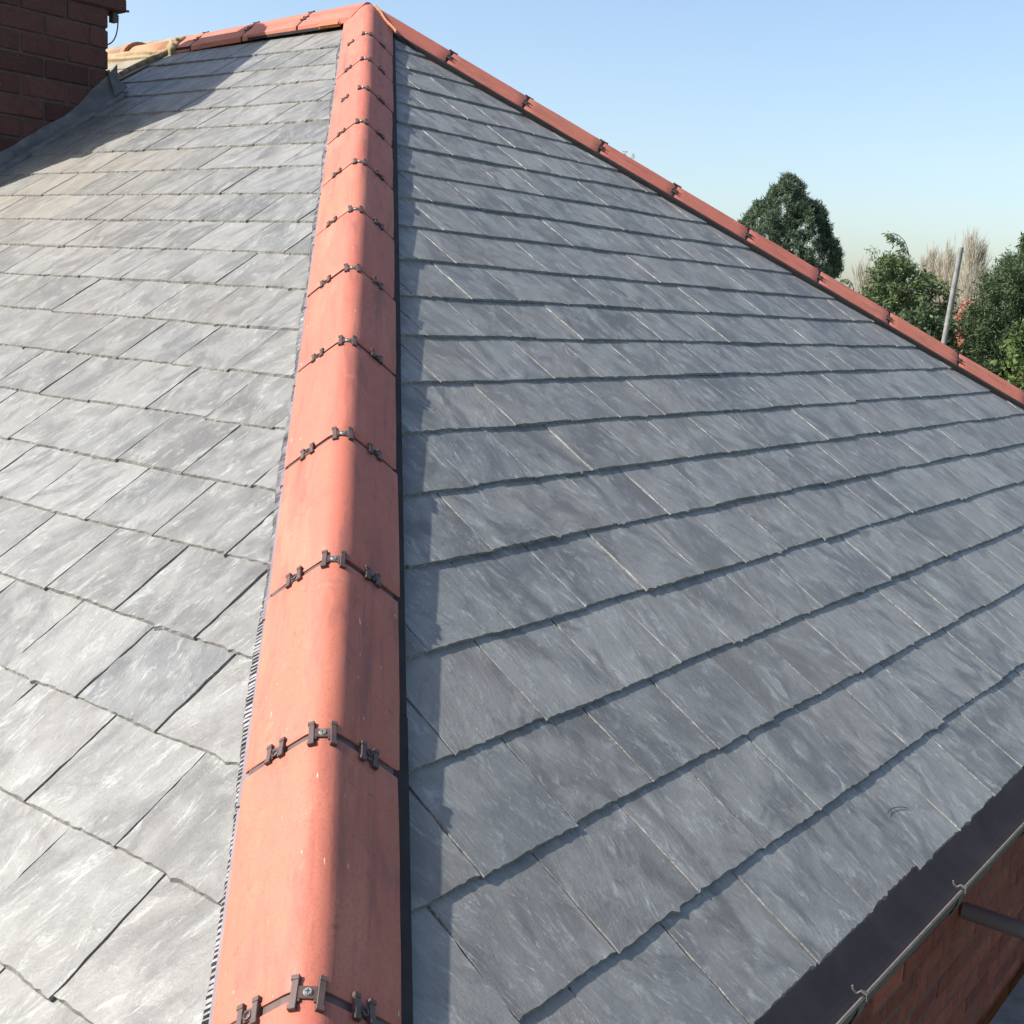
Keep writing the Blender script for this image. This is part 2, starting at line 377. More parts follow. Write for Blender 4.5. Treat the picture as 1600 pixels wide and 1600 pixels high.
# back slopes, never seen from here, close the roof
b = MB(); e3 = EAVE
pA = A; pR = A + H2 * ((e3 - sA) / H2.x * ct) ; ridge_end = A + Vector((-5.5, 0, 0))
yb = pR.y
b.add([pA, pR, Vector((-5.6, yb, pR.z)), ridge_end], [(0, 1, 2, 3)])
b.add([pA - Vector((0, 0, .04)), pR - Vector((0, 0, .04)), Vector((-5.6, yb, pR.z - .04)), ridge_end - Vector((0, 0, .04))], [(3, 2, 1, 0)])
b.obj('back_slope', OLDS, house)

# ------------------------------------------------------------------ hip and ridge tiles
def profile(n_arc=7, inset=0.):
    R = .046; ph = math.radians(41); top = .075; pts = []
    xe = R * math.sin(ph); be = top - R * (1 - math.cos(ph)); xo = .119; bo = be - (xo - xe) * math.tan(ph)
    half = [(xo, -.042), (xo, bo - .004), (xo - .003, bo + .0005)] + [(xe + (xo - xe) * f, be + (bo - be) * f) for f in (.66, .33)]
    half += [(R * math.sin(ph * f), top - R * (1 - math.cos(ph * f))) for f in [1 - i / n_arc for i in range(n_arc)]]
    pts = [(-x, y) for x, y in half] + [(0, top)] + half[::-1]
    if inset:
        o = []
        for i, (x, y) in enumerate(pts):
            x0, y0 = pts[max(0, i - 1)]; x1, y1 = pts[min(len(pts) - 1, i + 1)]; dx, dy = x1 - x0, y1 - y0; l = math.hypot(dx, dy)
            nx, ny = dy / l, -dx / l
            if abs(x) > .112: nx, ny = -math.copysign(.9, x), (-.5 if y > -.03 else 0)
            o.append((x + nx * inset, y + ny * inset))
        pts = o
    return pts
def on_profile(a, lift=0.):                                    # lateral position -> point and outward normal on the tile surface
    R = .046; ph = math.radians(41); xe = R * math.sin(ph); be = .075 - R * (1 - math.cos(ph))
    if abs(a) <= xe: al = math.asin(a / R); p = (a, .075 - R * (1 - math.cos(al)))
    else: al = math.copysign(ph, a); p = (a, be - (abs(a) - xe) * math.tan(ph))
    n = (math.sin(al), math.cos(al)); return (p[0] + n[0] * lift, p[1] + n[1] * lift), n
def tile_mesh(name, L, r, cut=None):
    P = profile(); Q = profile(inset=.013); m = len(P); nx = 8; V = []; F = []
    for i in range(nx + 1):
        f = i / nx; x = f * L
        if i == 0: x += .0
        for (y, z) in P:
            e = .0022 if i in (0, nx) else 0; V.append([x, y * (1 - e * 4), z - e * .6])
    # extra rings next to the ends to round the lip
    rings = [V[i * m:(i + 1) * m] for i in range(nx + 1)]
    r0 = [[.003, y, z] for y, z in P]; r1 = [[L - .003, y, z] for y, z in P]
    rings = [rings[0], r0] + rings[1:-1] + [r1, rings[-1]]
    for j, rg in enumerate(rings):
        bow = .0012 * math.sin(math.pi * rg[0][0] / L) * r.uniform(.3, 1)
        for v in rg: v[2] += bow
    inner = [[[x, y, z] for y, z in Q] for x in (L - .0005, .0005)]
    rings = rings + inner
    if cut:
        for rg in rings:
            for v in rg: v[0] = cut(v)
    V = [v for rg in rings for v in rg]; nr = len(rings)
    for j in range(nr):
        k = (j + 1) % nr
        for i in range(m - 1): F.append((j * m + i, k * m + i, k * m + i + 1, j * m + i + 1))
    for side in (0, m - 1):
        for j in range(nr - 2): pass
        idx = [j * m + side for j in range(nr)]
        F.append(tuple(idx if side else idx[::-1]))
    me = mesh(name, V, F, TERRA, True)
    bm = bmesh.new(); bm.from_mesh(me); bmesh.ops.recalc_face_normals(bm, faces=bm.faces); bm.to_mesh(me); bm.free()
    me.set_sharp_from_angle(angle=math.radians(28))
    return me
def strap_mesh():
    P = [on_profile(a, -.004)[0] for a in (-.115, -.09, -.06, -.035, -.02, -.01, 0, .01, .02, .035, .06, .09, .115)]
    V = [(x, y, z) for x in (-.013, .013) for y, z in P] + [(x, y, z - .006) for x in (-.013, .013) for y, z in P]; m = len(P); F = []
    for i in range(m - 1):
        F += [(i, i + 1, m + i + 1, m + i), (2 * m + i, 3 * m + i, 3 * m + i + 1, 2 * m + i + 1), (i, 2 * m + i, 2 * m + i + 1, i + 1), (m + i, m + i + 1, 3 * m + i + 1, 3 * m + i)]
    return mesh('union_strap', V, F, PLASTIC)
def hclip(name, ac, half, blen, mt):
    """H shaped clip: two bars along the hip on either side of a bridge."""
    b = MB()
    for sgn in (-1, 1):
        p, n = on_profile(ac + sgn * half); t = Vector((0, n[1], -n[0])); nn = Vector((0, n[0], n[1]))
        M = frame(Vector((0, p[0], p[1])), Vector((1, 0, 0)), t, nn)
        b.box(-blen / 2, blen / 2, -.0045, .0045, -.006, .0055, M)
        b.box(-blen / 2 - .001, -blen / 2 + .006, -.0048 - (.0012 if sgn < 0 else 0), .0048 + (.0012 if sgn > 0 else 0), -.001, .0065, M)
        b.box(blen / 2 - .006, blen / 2 + .001, -.0048 - (.0012 if sgn < 0 else 0), .0048 + (.0012 if sgn > 0 else 0), -.001, .0065, M)
    p, n = on_profile(ac); t = Vector((0, n[1], -n[0])); nn = Vector((0, n[0], n[1]))
    M = frame(Vector((0, p[0], p[1])), Vector((1, 0, 0)), t, nn)
    b.box(-.0085, .0085, -half, half, -.006, .0028, M)
    b.box(.0085, .0125, -half, -half * .55, -.006, .0028, M); b.box(.0085, .0125, half * .55, half, -.006, .0028, M)
    me = b.mesh(name, mt); return bevel(me, .0007)
def ring_mesh(ac):
    b = MB(); p, n = on_profile(ac); t = Vector((0, n[1], -n[0])); nn = Vector((0, n[0], n[1])); c0 = Vector((0, p[0], p[1]))
    for i in range(10):
        a0, a1 = i * math.tau / 10, (i + 1) * math.tau / 10
        b.cyl(c0 + (Vector((1, 0, 0)) * math.cos(a0) + t * math.sin(a0)) * .0055 + nn * .004, c0 + (Vector((1, 0, 0)) * math.cos(a1) + t * math.sin(a1)) * .0055 + nn * .004, .0016, n=5)
    return b.mesh('screw_boss', PLASTIC)
def screw_mesh():
    b = MB(); b.cyl((0, 0, .0775), (0, 0, .0805), .0062, .0045, 14)
    return b.mesh('screw', SCREW)
def cross_mesh():
    b = MB(); b.box(-.003, .003, -.0006, .0006, .0806, .0808); b.box(-.0006, .0006, -.003, -.00065, .0806, .0808); b.box(-.0006, .0006, .00065, .003, .0806, .0808)
    return b.mesh('screw_slot', DARKP)
TM = [tile_mesh('hip_tile', .4324 - .013, random.Random(i)) for i in range(4)]
STRAP = strap_mesh(); CROWN = hclip('crown_clip', 0, .0150, .044, PLASTIC); SCL = hclip('side_clip', -.070, .0092, .034, PLASTIC); SCR = hclip('side_clip', .067, .0092, .034, PLASTIC)
SCW = screw_mesh(); SLOT = cross_mesh(); BOSSL = ring_mesh(-.070); BOSSR = ring_mesh(.067)
def run(name, origin, d, up, q0, n, tint, lat=0, first=None, last=None, lq=None, rots=.004):
    d = d.normalized(); lt = up.cross(d).normalized(); up = d.cross(lt).normalized()
    if lt.dot(Vector((1, 1, 0))) < 0 and name == 'hip_tile': pass
    r = random.Random(len(name) * 7 + n)
    for i in range(-1, n):
        if i == -1:
            if first is None: continue
            L = q0 - first - .013; me = tile_mesh(name, L, r); q = first
        else:
            q = q0 + i * .4324; me = TM[(i * 3 + n) % 4]
            if last and i == n - 1: me = tile_mesh(name, last, r)
        M = frame(origin + d * (q + .0065) + lt * lat, d, lt, up) @ Matrix.Rotation(r.uniform(-rots, rots), 4, 'Z') @ Matrix.Translation((0, r.uniform(-.0012, .0012), r.uniform(-.001, .001)))
        t = obj(name, me, house, M)
        if i >= 0:
            Mj = frame(origin + d * q + lt * lat, d, lt, up)
            obj('union_strap', STRAP, t, Mj)
            tw = Mj @ Matrix.Translation((r.uniform(-.003, .003), r.uniform(-.002, .002), 0)) @ Matrix.Rotation(r.uniform(-.07, .07), 4, 'Z')
            obj('crown_clip', CROWN, t, tw); obj('screw', SCW, t, tw); obj('screw_slot', SLOT, t, tw)
            obj('side_clip', SCL, t, Mj @ Matrix.Translation((r.uniform(-.004, .004), 0, 0)) @ Matrix.Rotation(r.uniform(-.05, .05), 4, 'Z')); obj('side_clip', SCR, t, Mj @ Matrix.Translation((r.uniform(-.004, .004), 0, 0)) @ Matrix.Rotation(r.uniform(-.05, .05), 4, 'Z'))
            obj('screw_boss', BOSSL, t, Mj); obj('screw_boss', BOSSR, t, Mj)
    return d, lt, up
def upof(d, side):
    u = d.cross(side); u.normalize(); return u if u.z > 0 else -u
UP1 = upof(HL, Vector((1, 1, 0))); UP2 = upof(H2, Vector((1, -1, 0)))
D1 = run('hip_tile', UP1 * -.0140 - Vector((.707, .707, 0)) * .006, HL, UP1, .2495, 13, 1, lat=0.0, first=-.345)
D2 = run('hip_tile', A - UP2 * .022, H2, UP2, .4379, 11, 2, first=-.03)
RD = Vector((-1, 0, -.022)).normalized()
D3 = run('ridge_tile', A + Vector((0, 0, -.008)), RD, Vector((0, 0, 1)), .40, 3, 3, first=.0, last=.27)

# dry hip roll beside the tiles: rail, pleated ribbon, joint blocks
def roll(d, lt, up, org, q0, q1, side, railm, teeth, slope_tan, a0=.121, lift=0.):
    b = MB(); c = MB()
    def pt(q, a, h):                       # a sideways from the hip line, h above the slope surface
        n = Vector((0, 0, 0)); return org + d * q + lt * (side * a) + up * (-slope_tan * a + h + lift)
    q = q0
    r = random.Random(3)
    while q < q1 - .01:
        qe = min(q + .4324 * 1.5, q1); e = r.uniform(-.001, .001)
        V = [pt(x, a + e, h) for x in (q, qe - .002) for a, h in ((a0 - .016, .002), (a0 - .016, .020), (a0 + .0085, .016), (a0 + .0085, -.001))]
        b.add(V, [(0, 1, 2, 3), (7, 6, 5, 4), (0, 4, 5, 1), (1, 5, 6, 2), (2, 6, 7, 3), (3, 7, 4, 0)]); q = qe
    b.obj('hip_roll_rail', railm, house)
    if teeth:
        q = q0; k = 0
        while q < q1:
            wv = r.uniform(.0032, .0060) + .0012 * math.sin(k * .7) + r.uniform(-.0008, .0008); o = .0075 + .0035 * math.sin(q * 9) + r.uniform(-.001, .001)
            V = [pt(x, a, h) for x in (q, q + wv) for a, h in ((a0 + .008, .001), (a0 + .008, .0125 + r.uniform(-.001, .001)), (a0 + .0085 + o, .0085), (a0 + .0085 + o + .002, .0005))]
            c.add(V, [(0, 1, 2, 3), (7, 6, 5, 4), (0, 4, 5, 1), (1, 5, 6, 2), (2, 6, 7, 3), (3, 7, 4, 0)])
            q += r.uniform(.0082, .0104); k += 1
        c.obj('pleated_ribbon', teeth, house, None, 'stuff')
        for i in range(13):
            qq = .2495 + i * .4324 + .03; M = frame(pt(qq, a0 + .004, .008), d, (lt * side - up * slope_tan).normalized(), up)
            MB().box(-.028, .028, -.012, .0065, -.008, .012, M).obj('rail_joiner', DARKP if railm is DARKP else RAILM, house)
d1, l1, u1 = D1
sgnR = 1 if l1.dot(Vector((1, 1, 0))) > 0 else -1
tanp = math.tan(math.acos(max(-1, min(1, SR[2].dot(u1)))) )
roll(d1, l1, u1, Vector((0, 0, 0)), -.10, 5.75, -sgnR, RAILM, ALU, tanp)
roll(d1, l1, u1, Vector((0, 0, 0)), -.10, 5.75, sgnR, DARKP, None, tanp, a0=.1165)  # same rail on the shaded side, its shade put into the darker colour
d2, l2, u2 = D2
for sg in (-1, 1):
    if (l2 * sg).dot(SR[1]) < 0:
        roll(d2, l2, u2, A, .12, 5.2, sg, DARKP, None, math.tan(math.acos(SR[2].dot(u2))), a0=.120, lift=.0)
MB().box(-1.63, -.16, -.119, -.110, -.066, -.052, Matrix.Translation(A)).obj('ridge_rail', DARKP, house)

def blob(name, c, r, m, parent, seed=0, sub=3, amp=.25, kind=None):
    bm = bmesh.new(); bmesh.ops.create_icosphere(bm, subdivisions=sub, radius=1); rr = random.Random(seed); ph = [rr.uniform(0, 9) for _ in range(6)]
    for v in bm.verts:
        p = v.co; k = 1 + amp * (math.sin(p.x * 5 + ph[0]) * math.sin(p.y * 6 + ph[1]) + .6 * math.sin(p.z * 9 + ph[2] + p.x * 4) + rr.uniform(-.2, .2))
        v.co = Vector((p.x * r[0] * k, p.y * r[1] * k, p.z * r[2] * k))
    me = bpy.data.meshes.new(name); bm.to_mesh(me); bm.free(); me.materials.append(m)
    for p in me.polygons: p.use_smooth = True
    return obj(name, me, parent, c if isinstance(c, Matrix) else Matrix.Translation(c))
# orange mortar where the three runs meet
cv = A + Vector((0, 0, .052))
dA = proj(A)[2]
pp = [ray(586 + 33 * f + 1.2 * math.sin(f * 9), 9.5 + 41 * f, dA - .02 - .12 * f) for f in [i / 16 for i in range(17)]]
mb = MB(); rq = random.Random(2)
for p, q in zip(pp, pp[1:]): mb.cyl(p, q, .0075, .0075, 8); mb.cyl(q - Vector((0, 0, .004)), q + (CR * rq.uniform(-.006, .006) + Vector((0, 0, .003))), rq.uniform(.006, .009), .005, 7)
mb.obj('apex_mortar', OMORT, house, None, None, True)
me = bevel(MB().box(-.24, -.08, -.130, -.100, -.062, -.034).mesh('apex_mortar', OMORT), .009, 2)
obj('apex_mortar', me, house, Matrix.Translation(A))

# ------------------------------------------------------------------ chimney
CX1, CX0, CY1, CY0 = -1.42, -2.12, -.447, -1.65
ch = MB().box(CX0 + .008, CX1 - .008, CY0 + .008, CY1 - .008, -1.6, .85).obj('chimney', MORTAR, house)
BH = .100; BL = .245
def brick_wall_face(parent, m, axis, fixed, outward, u0, u1, z0, z1, bh, bl, joint, depth, prefix, ph=0., rs=1):
    r = random.Random(rs); row = 0; z = z1 - bh
    while z > z0 - bh:
        u = u0 + (-(bl / 2) if (row + int(ph)) % 2 else 0)
        while u < u1:
            a, b_ = max(u, u0), min(u + bl - joint, u1)
            if b_ - a > .03:
                x0, x1 = (fixed - depth, fixed + r.uniform(-.003, .003)) if outward > 0 else (fixed + r.uniform(-.003, .003), fixed + depth)
                mb = MB()
                cx, cu, cz = (x0 + x1) / 2, (a + b_) / 2, z + bh / 2
                hx, hu, hz = (x1 - x0) / 2, (b_ - a) / 2, (bh - joint) / 2
                if axis == 'x': mb.box(-hx, hx, -hu, hu, -hz, hz); M = Matrix.Translation((cx, cu, cz))
                else: mb.box(-hu, hu, -hx, hx, -hz, hz); M = Matrix.Translation((cu, cx, cz))
                me = bevel(mb.mesh('brick', m), .004)
                obj('brick', me, parent, M)
            u += bl
        z -= bh; row += 1
brick_wall_face(ch, BRICKD, 'x', CX1, 1, CY0, CY1, -1.25, .165, BH, BL, .014, .05, 'x', 0, 5)
brick_wall_face(ch, BRICKD, 'y', CY1, 1, CX0, CX1 - .05, -.45, .165, BH, BL, .014, .05, 'y', 1, 6)
brick_wall_face(ch, BRICKD, 'y', CY0, -1, CX0, CX1 - .05, -1.3, .165, BH, BL, .014, .05, 'y', 1, 8)
brick_wall_face(ch, BRICKD, 'x', CX1, 1, CY0, CY1, .32, .84, BH, BL, .014, .05, 'x', 0, 15)
brick_wall_face(ch, BRICKD, 'y', CY1, 1, CX0, CX1 - .05, .32, .84, BH, BL, .014, .05, 'y', 1, 16)
cap = MB().box(CX0 - .09, CX1 + .012, CY0 - .09, CY1 + .105, .166, .235).box(CX0 - .05, CX1 - .012, CY0 - .05, CY1 + .06, .235, .30)
obj('chimney_cap', bevel(cap.mesh('chimney_cap', BRICKD), .008), ch)
for i, yy in enumerate((-.75, -1.25)):
    b = MB(); b.cyl((-1.77, yy, .85), (-1.77, yy, 1.13), .12, .10, 20); b.cyl((-1.77, yy, 1.09), (-1.77, yy, 1.13), .125, .125, 20)
    b.obj('chimney_pot', TERRA, ch, None, None, False)
# bracket, block and aerial cable below the cap
b = MB().box(CX1 - .06, CX1 - .02, CY1 + .045, CY1 + .072, .115, .166); b.obj('cable_block', GUT, ch)
b = MB().cyl((CX1 - .02, CY1 + .10, .178), (CX1 - .01, CY1 + .13, .182), .006); b.obj('cap_bolt', GUT, ch)
pts = [Vector((CX1 - .03, CY1 + .082 + 0.002 * math.sin(i), .15 - i * .0)) for i in range(1)]
for i in range(15):
    f = i / 14; pts.append(Vector((CX1 - .03, CY1 + .082 * (1 - f ** 2.2) - .003, .15 - .155 * (1 - (1 - f) ** 1.7) ** 1.0)))
MB().tube(pts, .0034, 6).obj('aerial_cable', GUT, ch)
# lead flashing down the side of the chimney and round its upper corner
b = MB(); n = 26; r = random.Random(4); V = []
for i in range(n + 1):
    y = CY0 - .1 + (CY1 + .05 - (CY0 - .1)) * i / n; zs = lambda yy: yy * st / ct
    e = r.uniform(-.003, .003); stp = .012 * ((i * 3) % 5) / 5
    ax = CX1 + .20 - .13 * i / n
    V += [(CX1 + .004, y, zs(y) + .060 + stp + .10 * max(0, 1 - (n - i) / 5)), (CX1 + .012, y, zs(y) + .045), (CX1 + .03, y, zs(y) + .024 + e), (CX1 + .07, y, zs(y) + .018 + e), (ax, y, zs(y) + .012 + abs(e) * .4), (ax, y, zs(y) - .004)]
b.V = [Vector(v) for v in V]
for i in range(n):
    for j in range(5): b.F.append((i * 6 + j, (i + 1) * 6 + j, (i + 1) * 6 + j + 1, i * 6 + j + 1))
b.obj('lead_flashing', LEAD, ch, None, None, True)
yy = CY1; zz = yy * st / ct
b = MB(); b.add([(CX1 - .02, yy + .003, zz + .16), (CX1 + .006, yy + .003, zz + .16), (CX1 + .045, yy + .05, zz + .06), (CX1 - .02, yy + .13, zz + .10), (CX0, yy + .003, zz + .20), (CX0, yy + .13, zz + .10)],
      [(0, 1, 2, 3), (4, 0, 3, 5)]); b.add([(CX1 + .006, yy + .003, zz + .16), (CX1 + .006, yy - .01, zz + .16), (CX1 + .06, yy + .0, zz + .03), (CX1 + .045, yy + .05, zz + .06)], [(0, 1, 2, 3)])
b.obj('lead_back_gutter', LEAD, ch)

# ------------------------------------------------------------------ walls, eaves, gutter
WX = 3.30; WALLTOP = EZ - .10
wl = MB().box(-5.5, WX - .003, -3.30, 3.7, ZG, WALLTOP).obj('wall', WMORT, house)
brick_wall_face(wl, BRICK, 'x', WX, 1, -2.6, 3.6, WALLTOP - 1.7, WALLTOP, .066, .215, .009, .04, 'x', 0, 9)
b = MB().box(WX + .001, EX - .03, -3.5, 4.0, EZ - .13, EZ - .11); b.obj('soffit', PAINT, house)
b = MB().box(EX - .045, EX - .02, -3.52, 4.0, EZ - .16, EZ - .02); b.obj('fascia', PAINT, house)
MB().box(-5.5, 3.5, -EX + .02, -EX + .045, EZ - .16, EZ - .02).obj('fascia', PAINT, house)
GX0, GX1 = EX - .018, EX + .088; GZ = EZ - .022
def gutter(nm, y0, y1, conv):
    P = []
    for i in range(13):
        a = math.pi * i / 12; P.append(((GX0 + GX1) / 2 - (GX1 - GX0) / 2 * math.cos(a), GZ - .062 * math.sin(a)))
    P = [(GX0, GZ + .004)] + P + [(GX1, GZ + .003), (GX1 + .006, GZ + .003), (GX1 + .006, GZ - .004), (GX1 + .0025, GZ - .004)]
    outer = [((GX0 + GX1) / 2 - ((GX1 - GX0) / 2 + .0025) * math.cos(math.pi * i / 12), GZ - .065 * math.sin(math.pi * i / 12)) for i in range(12, -1, -1)]
    P += outer; m = len(P)
    V = [conv(x, y, z) for y in (y0, y1) for x, z in P]; F = [(i, (i + 1) % m, m + (i + 1) % m, m + i) for i in range(m)]
    me = mesh(nm, V, F, GUT); bm = bmesh.new(); bm.from_mesh(me); bmesh.ops.recalc_face_normals(bm, faces=bm.faces); bm.to_mesh(me); bm.free()
    return obj(nm, me, house)
g = gutter('gutter', -3.62, 4.0, lambda x, y, z: Vector((x, y, z)))
MB().box(GX1 + .002, GX1 + .0042, -3.62, 4.0, GZ + .0032, GZ + .0045).obj('gutter_lip_highlight', DULL, g)  # paler strip stands in for the highlight along the lip
g2 = gutter('gutter', -3.62, 5.4, lambda x, y, z: Vector((-y, -x, z)))
for i in range(14):
    y = -3.35 + i * .5; b = MB()
    pts = [Vector(((GX0 + GX1) / 2 - ((GX1 - GX0) / 2 + .005) * math.cos(math.pi * j / 10), 0, GZ - .068 * math.sin(math.pi * j / 10))) for j in range(11)]
    for p, q in zip(pts, pts[1:]):
        b.add([(p.x, -.014, p.z), (p.x, .014, p.z), (q.x, .014, q.z), (q.x, -.014, q.z), (p.x * 1.0, -.014, p.z - .004), (p.x, .014, p.z - .004), (q.x, .014, q.z - .004), (q.x, -.014, q.z - .004)],
              [(0, 1, 2, 3), (7, 6, 5, 4), (0, 4, 5, 1), (1, 5, 6, 2), (2, 6, 7, 3), (3, 7, 4, 0)])
    br = b.obj('gutter_bracket', GUT, g, Matrix.Translation((0, y, 0)))
    b = MB(); lip = Vector((GX1 + .002, 0, GZ + .006))
    b.tube([lip + Vector((.008, .004, -.010)), lip + Vector((.008, .002, .003)), lip + Vector((-.002, 0, .008)), lip + Vector((-.008, -.003, .003)), lip + Vector((-.013, -.006, .009)), lip + Vector((-.015, -.007, .016))], .0018, 6)
    b.tube([lip + Vector((.006, .010, .002)), lip + Vector((-.003, .002, .006))], .0032, 6)
    b.obj('bracket_clip', DULL, br, Matrix.Translation((0, y, 0)))

# ------------------------------------------------------------------ neighbour's older roof beyond the party line
nb = thing('neighbouring_house', 'older attached house with weathered clay ridge tiles bedded in tan mortar', 'house', (-3.6, 0, ZG))
WM[nb.name] = Matrix.Translation((-3.6, 0, ZG))
zr = A.z - .035
b = MB(); 
for nm, x1, x0, k in (('ridge_tile', -1.66, -2.13, 0), ('ridge_tile', -2.15, -2.62, 1), ('ridge_tile', -2.64, -3.1, 2)):
    mb = MB(); n = 12; V = []
    for x in (0, -(x1 - x0)):
        for R_ in (.104, .090):
            V += [(x, -R_ * 1.05 * math.cos(math.pi * i / n), R_ * math.sin(math.pi * i / n) * .86) for i in range(n + 1)]
    m = n + 1; F = []
    for i in range(n):
        F += [(i, i + 1, 2 * m + i + 1, 2 * m + i), (m + i, 3 * m + i, 3 * m + i + 1, m + i + 1), (i, m + i, m + i + 1, i + 1), (2 * m + i, 2 * m + i + 1, 3 * m + i + 1, 3 * m + i)]
    me = mesh(nm, [Vector(v) for v in V], F, OLDT, True)
    obj(nm, me, nb, Matrix.Translation((x1, A.y, zr - .03 - .008 * k)) @ Matrix.Rotation(.015 * k, 4, 'Y'))
# thick upstanding rim of the tile nearest the chimney
mb = MB(); n = 12
for i in range(n):
    a0, a1 = math.pi * i / n, math.pi * (i + 1) / n
    for_pts = []
    V = [(x, -R_ * 1.05 * math.cos(a), R_ * .9 * math.sin(a)) for x in (-.022, .022) for a in (a0, a1) for R_ in (.098, .128)]
    mb.add(V, [(0, 1, 3, 2), (4, 6, 7, 5), (1, 5, 7, 3), (0, 2, 6, 4)])
mb.obj('ridge_rim', OLDT, nb, Matrix.Translation((-2.14, A.y, zr - .035)))
blob('ridge_mortar', Vector((-1.68, A.y - .10, zr - .03)), (.05, .035, .065), TMORT, nb, 5, 3, .12)
blob('ridge_mortar', Vector((-1.68, A.y - .03, zr + .035)), (.035, .06, .03), TMORT, nb, 6, 3, .12)
blob('ridge_mortar', Vector((-2.2, A.y - .125, zr - .05)), (.5, .045, .045), TMORT, nb, 7, 4, .12)
# its slates, a little proud of the new ones, cut along a mortar fillet
r = random.Random(11); k = 0; s = sA + .14
while s < 4.2:
    t = -1.70 - (.12 if k % 2 else 0); first = True
    while t > -3.4:
        w_ = .245; M = frame(SL[0] * (s + r.uniform(-.006, .006)) + SL[1] * (t - w_ / 2) + SL[2] * .012, *SL) @ Matrix.Rotation(r.uniform(-.01, .01), 4, 'Z')
        q = proj(M.translation)
        if q and q[0] > 100 and q[1] < 400:
            mb = MB().box(-.30, 0, -w_ / 2 + .002, w_ / 2 - .002, -.007, 0, None)
            for v in mb.V: v.z += v.x * .035 * -1 * -1
            obj('slate', bevel(mb.mesh('slate', OLDS), .0015), nb, M)
        t -= w_
    s += .185; k += 1
MB().add([SL[0] * s_ + SL[1] * t_ + SL[2] * -.03 for s_, t_ in ((sA, -1.75), (EAVE, -1.75), (EAVE, -5.5), (sA, -5.5))], [(0, 1, 2, 3)]).obj('roof_deck', OLDS, nb)
mb = MB(); pts = [SL[0] * (sA + .12 + i * .055) + SL[1] * (-1.705 - .012 * i + r.uniform(-.015, .015)) + SL[2] * .012 for i in range(9)]
for p, q in zip(pts, pts[1:]): mb.cyl(p, q, .018, .018, 8)
mb.obj('mortar_fillet', TMORT, nb, None, None, True)

# ------------------------------------------------------------------ scaffold
b0 = ray(1473, 545, 11.0); lean = (Vector((0, 0, 1)) + Vector((.784, .619, 0)) * .07).normalized()
sp = thing('scaffold_pole', 'galvanised scaffold pole standing upright behind the far hip, in front of the trees', 'scaffold pole', b0 - lean * ((b0.z - ZG) / lean.z))
topz = ray(1503, 392, 11.0); Ltop = (topz - b0).length
WM[sp.name] = Matrix.Translation(sp.location)
b = MB(); base = sp.location; top = b0 + lean * Ltop; d = (top - base)
n = 20; V = []
b.cyl(base, top, .0242, .0242, 16, cap=False); b.obj('tube', STEEL, sp, None, None, True)
MB().cyl(top - lean * .002, top - lean * .0015, .0215, .0215, 16).obj('open_end', DARKP, sp)
MB().cyl(base, base + Vector((0, 0, .01)), .08, .08, 12).obj('base_plate', STEEL, sp)
tr = MB().cyl((WX + .01, -.76, -2.87), (5.2, -.76, -2.87), .0242, .0242, 16).mesh('scaffold_transom', LIGHTENED, True)
o = obj('scaffold_transom', tr); o['label'] = 'grey scaffold tube running out from the brick wall below the gutter'; o['category'] = 'scaffold tube'
labs = ['grey scaffold board lying hard against the foot of the visible brick wall', 'second weathered scaffold board out from the brick wall', 'third weathered scaffold board out from the brick wall', 'outermost weathered scaffold board below the gutter']
for i in range(4):
    x0 = WX + .03 + i * .232
    me = bevel(MB().box(-.1125, .1125, -2.0, 2.0, -.038, 0).mesh('scaffold_board', WOOD), .003)
    o = obj('scaffold_board', me, None, Matrix.Translation((x0 + .1125, -.6 + .05 * (i % 2), -3.40 - .003 * i))); o['label'] = labs[i]; o['category'] = 'scaffold board'; o['group'] = 'boards of the scaffold lift below the eaves'

# ------------------------------------------------------------------ ground
def ground_build(k, b):
    c = k.mix(k.noise(k.geo(), .3, 5, .6), (.045, .075, .025), (.09, .11, .045)); k.link(c, b.inputs['Base Color'])
    k.bump(k.noise(k.geo(), 6, 4, .7), .6, .06, b)
GRASSM = mat('lawn', ground_build, .9, .2)
o = MB().add([(-900, -900, ZG), (900, -900, ZG), (900, 900, ZG), (-900, 900, ZG)], [(0, 1, 2, 3)]).obj('ground', GRASSM); o['kind'] = 'structure'

def on_hip_end(px, py, h=-.001):
    n = SR[2]; d = ray(px, py, 1) - CP; return CP + d * ((h - n.dot(CP)) / n.dot(d))
o = MB().tube([on_hip_end(*q) for q in ((1387, 1272), (1389, 1267), (1394, 1263), (1403, 1261), (1412, 1261), (1420, 1263))], .0008, 5).obj('wire_offcut', DARKP)
o['label'] = 'short curved black wire offcut lying on a slate near the gutter'; o['category'] = 'wire'

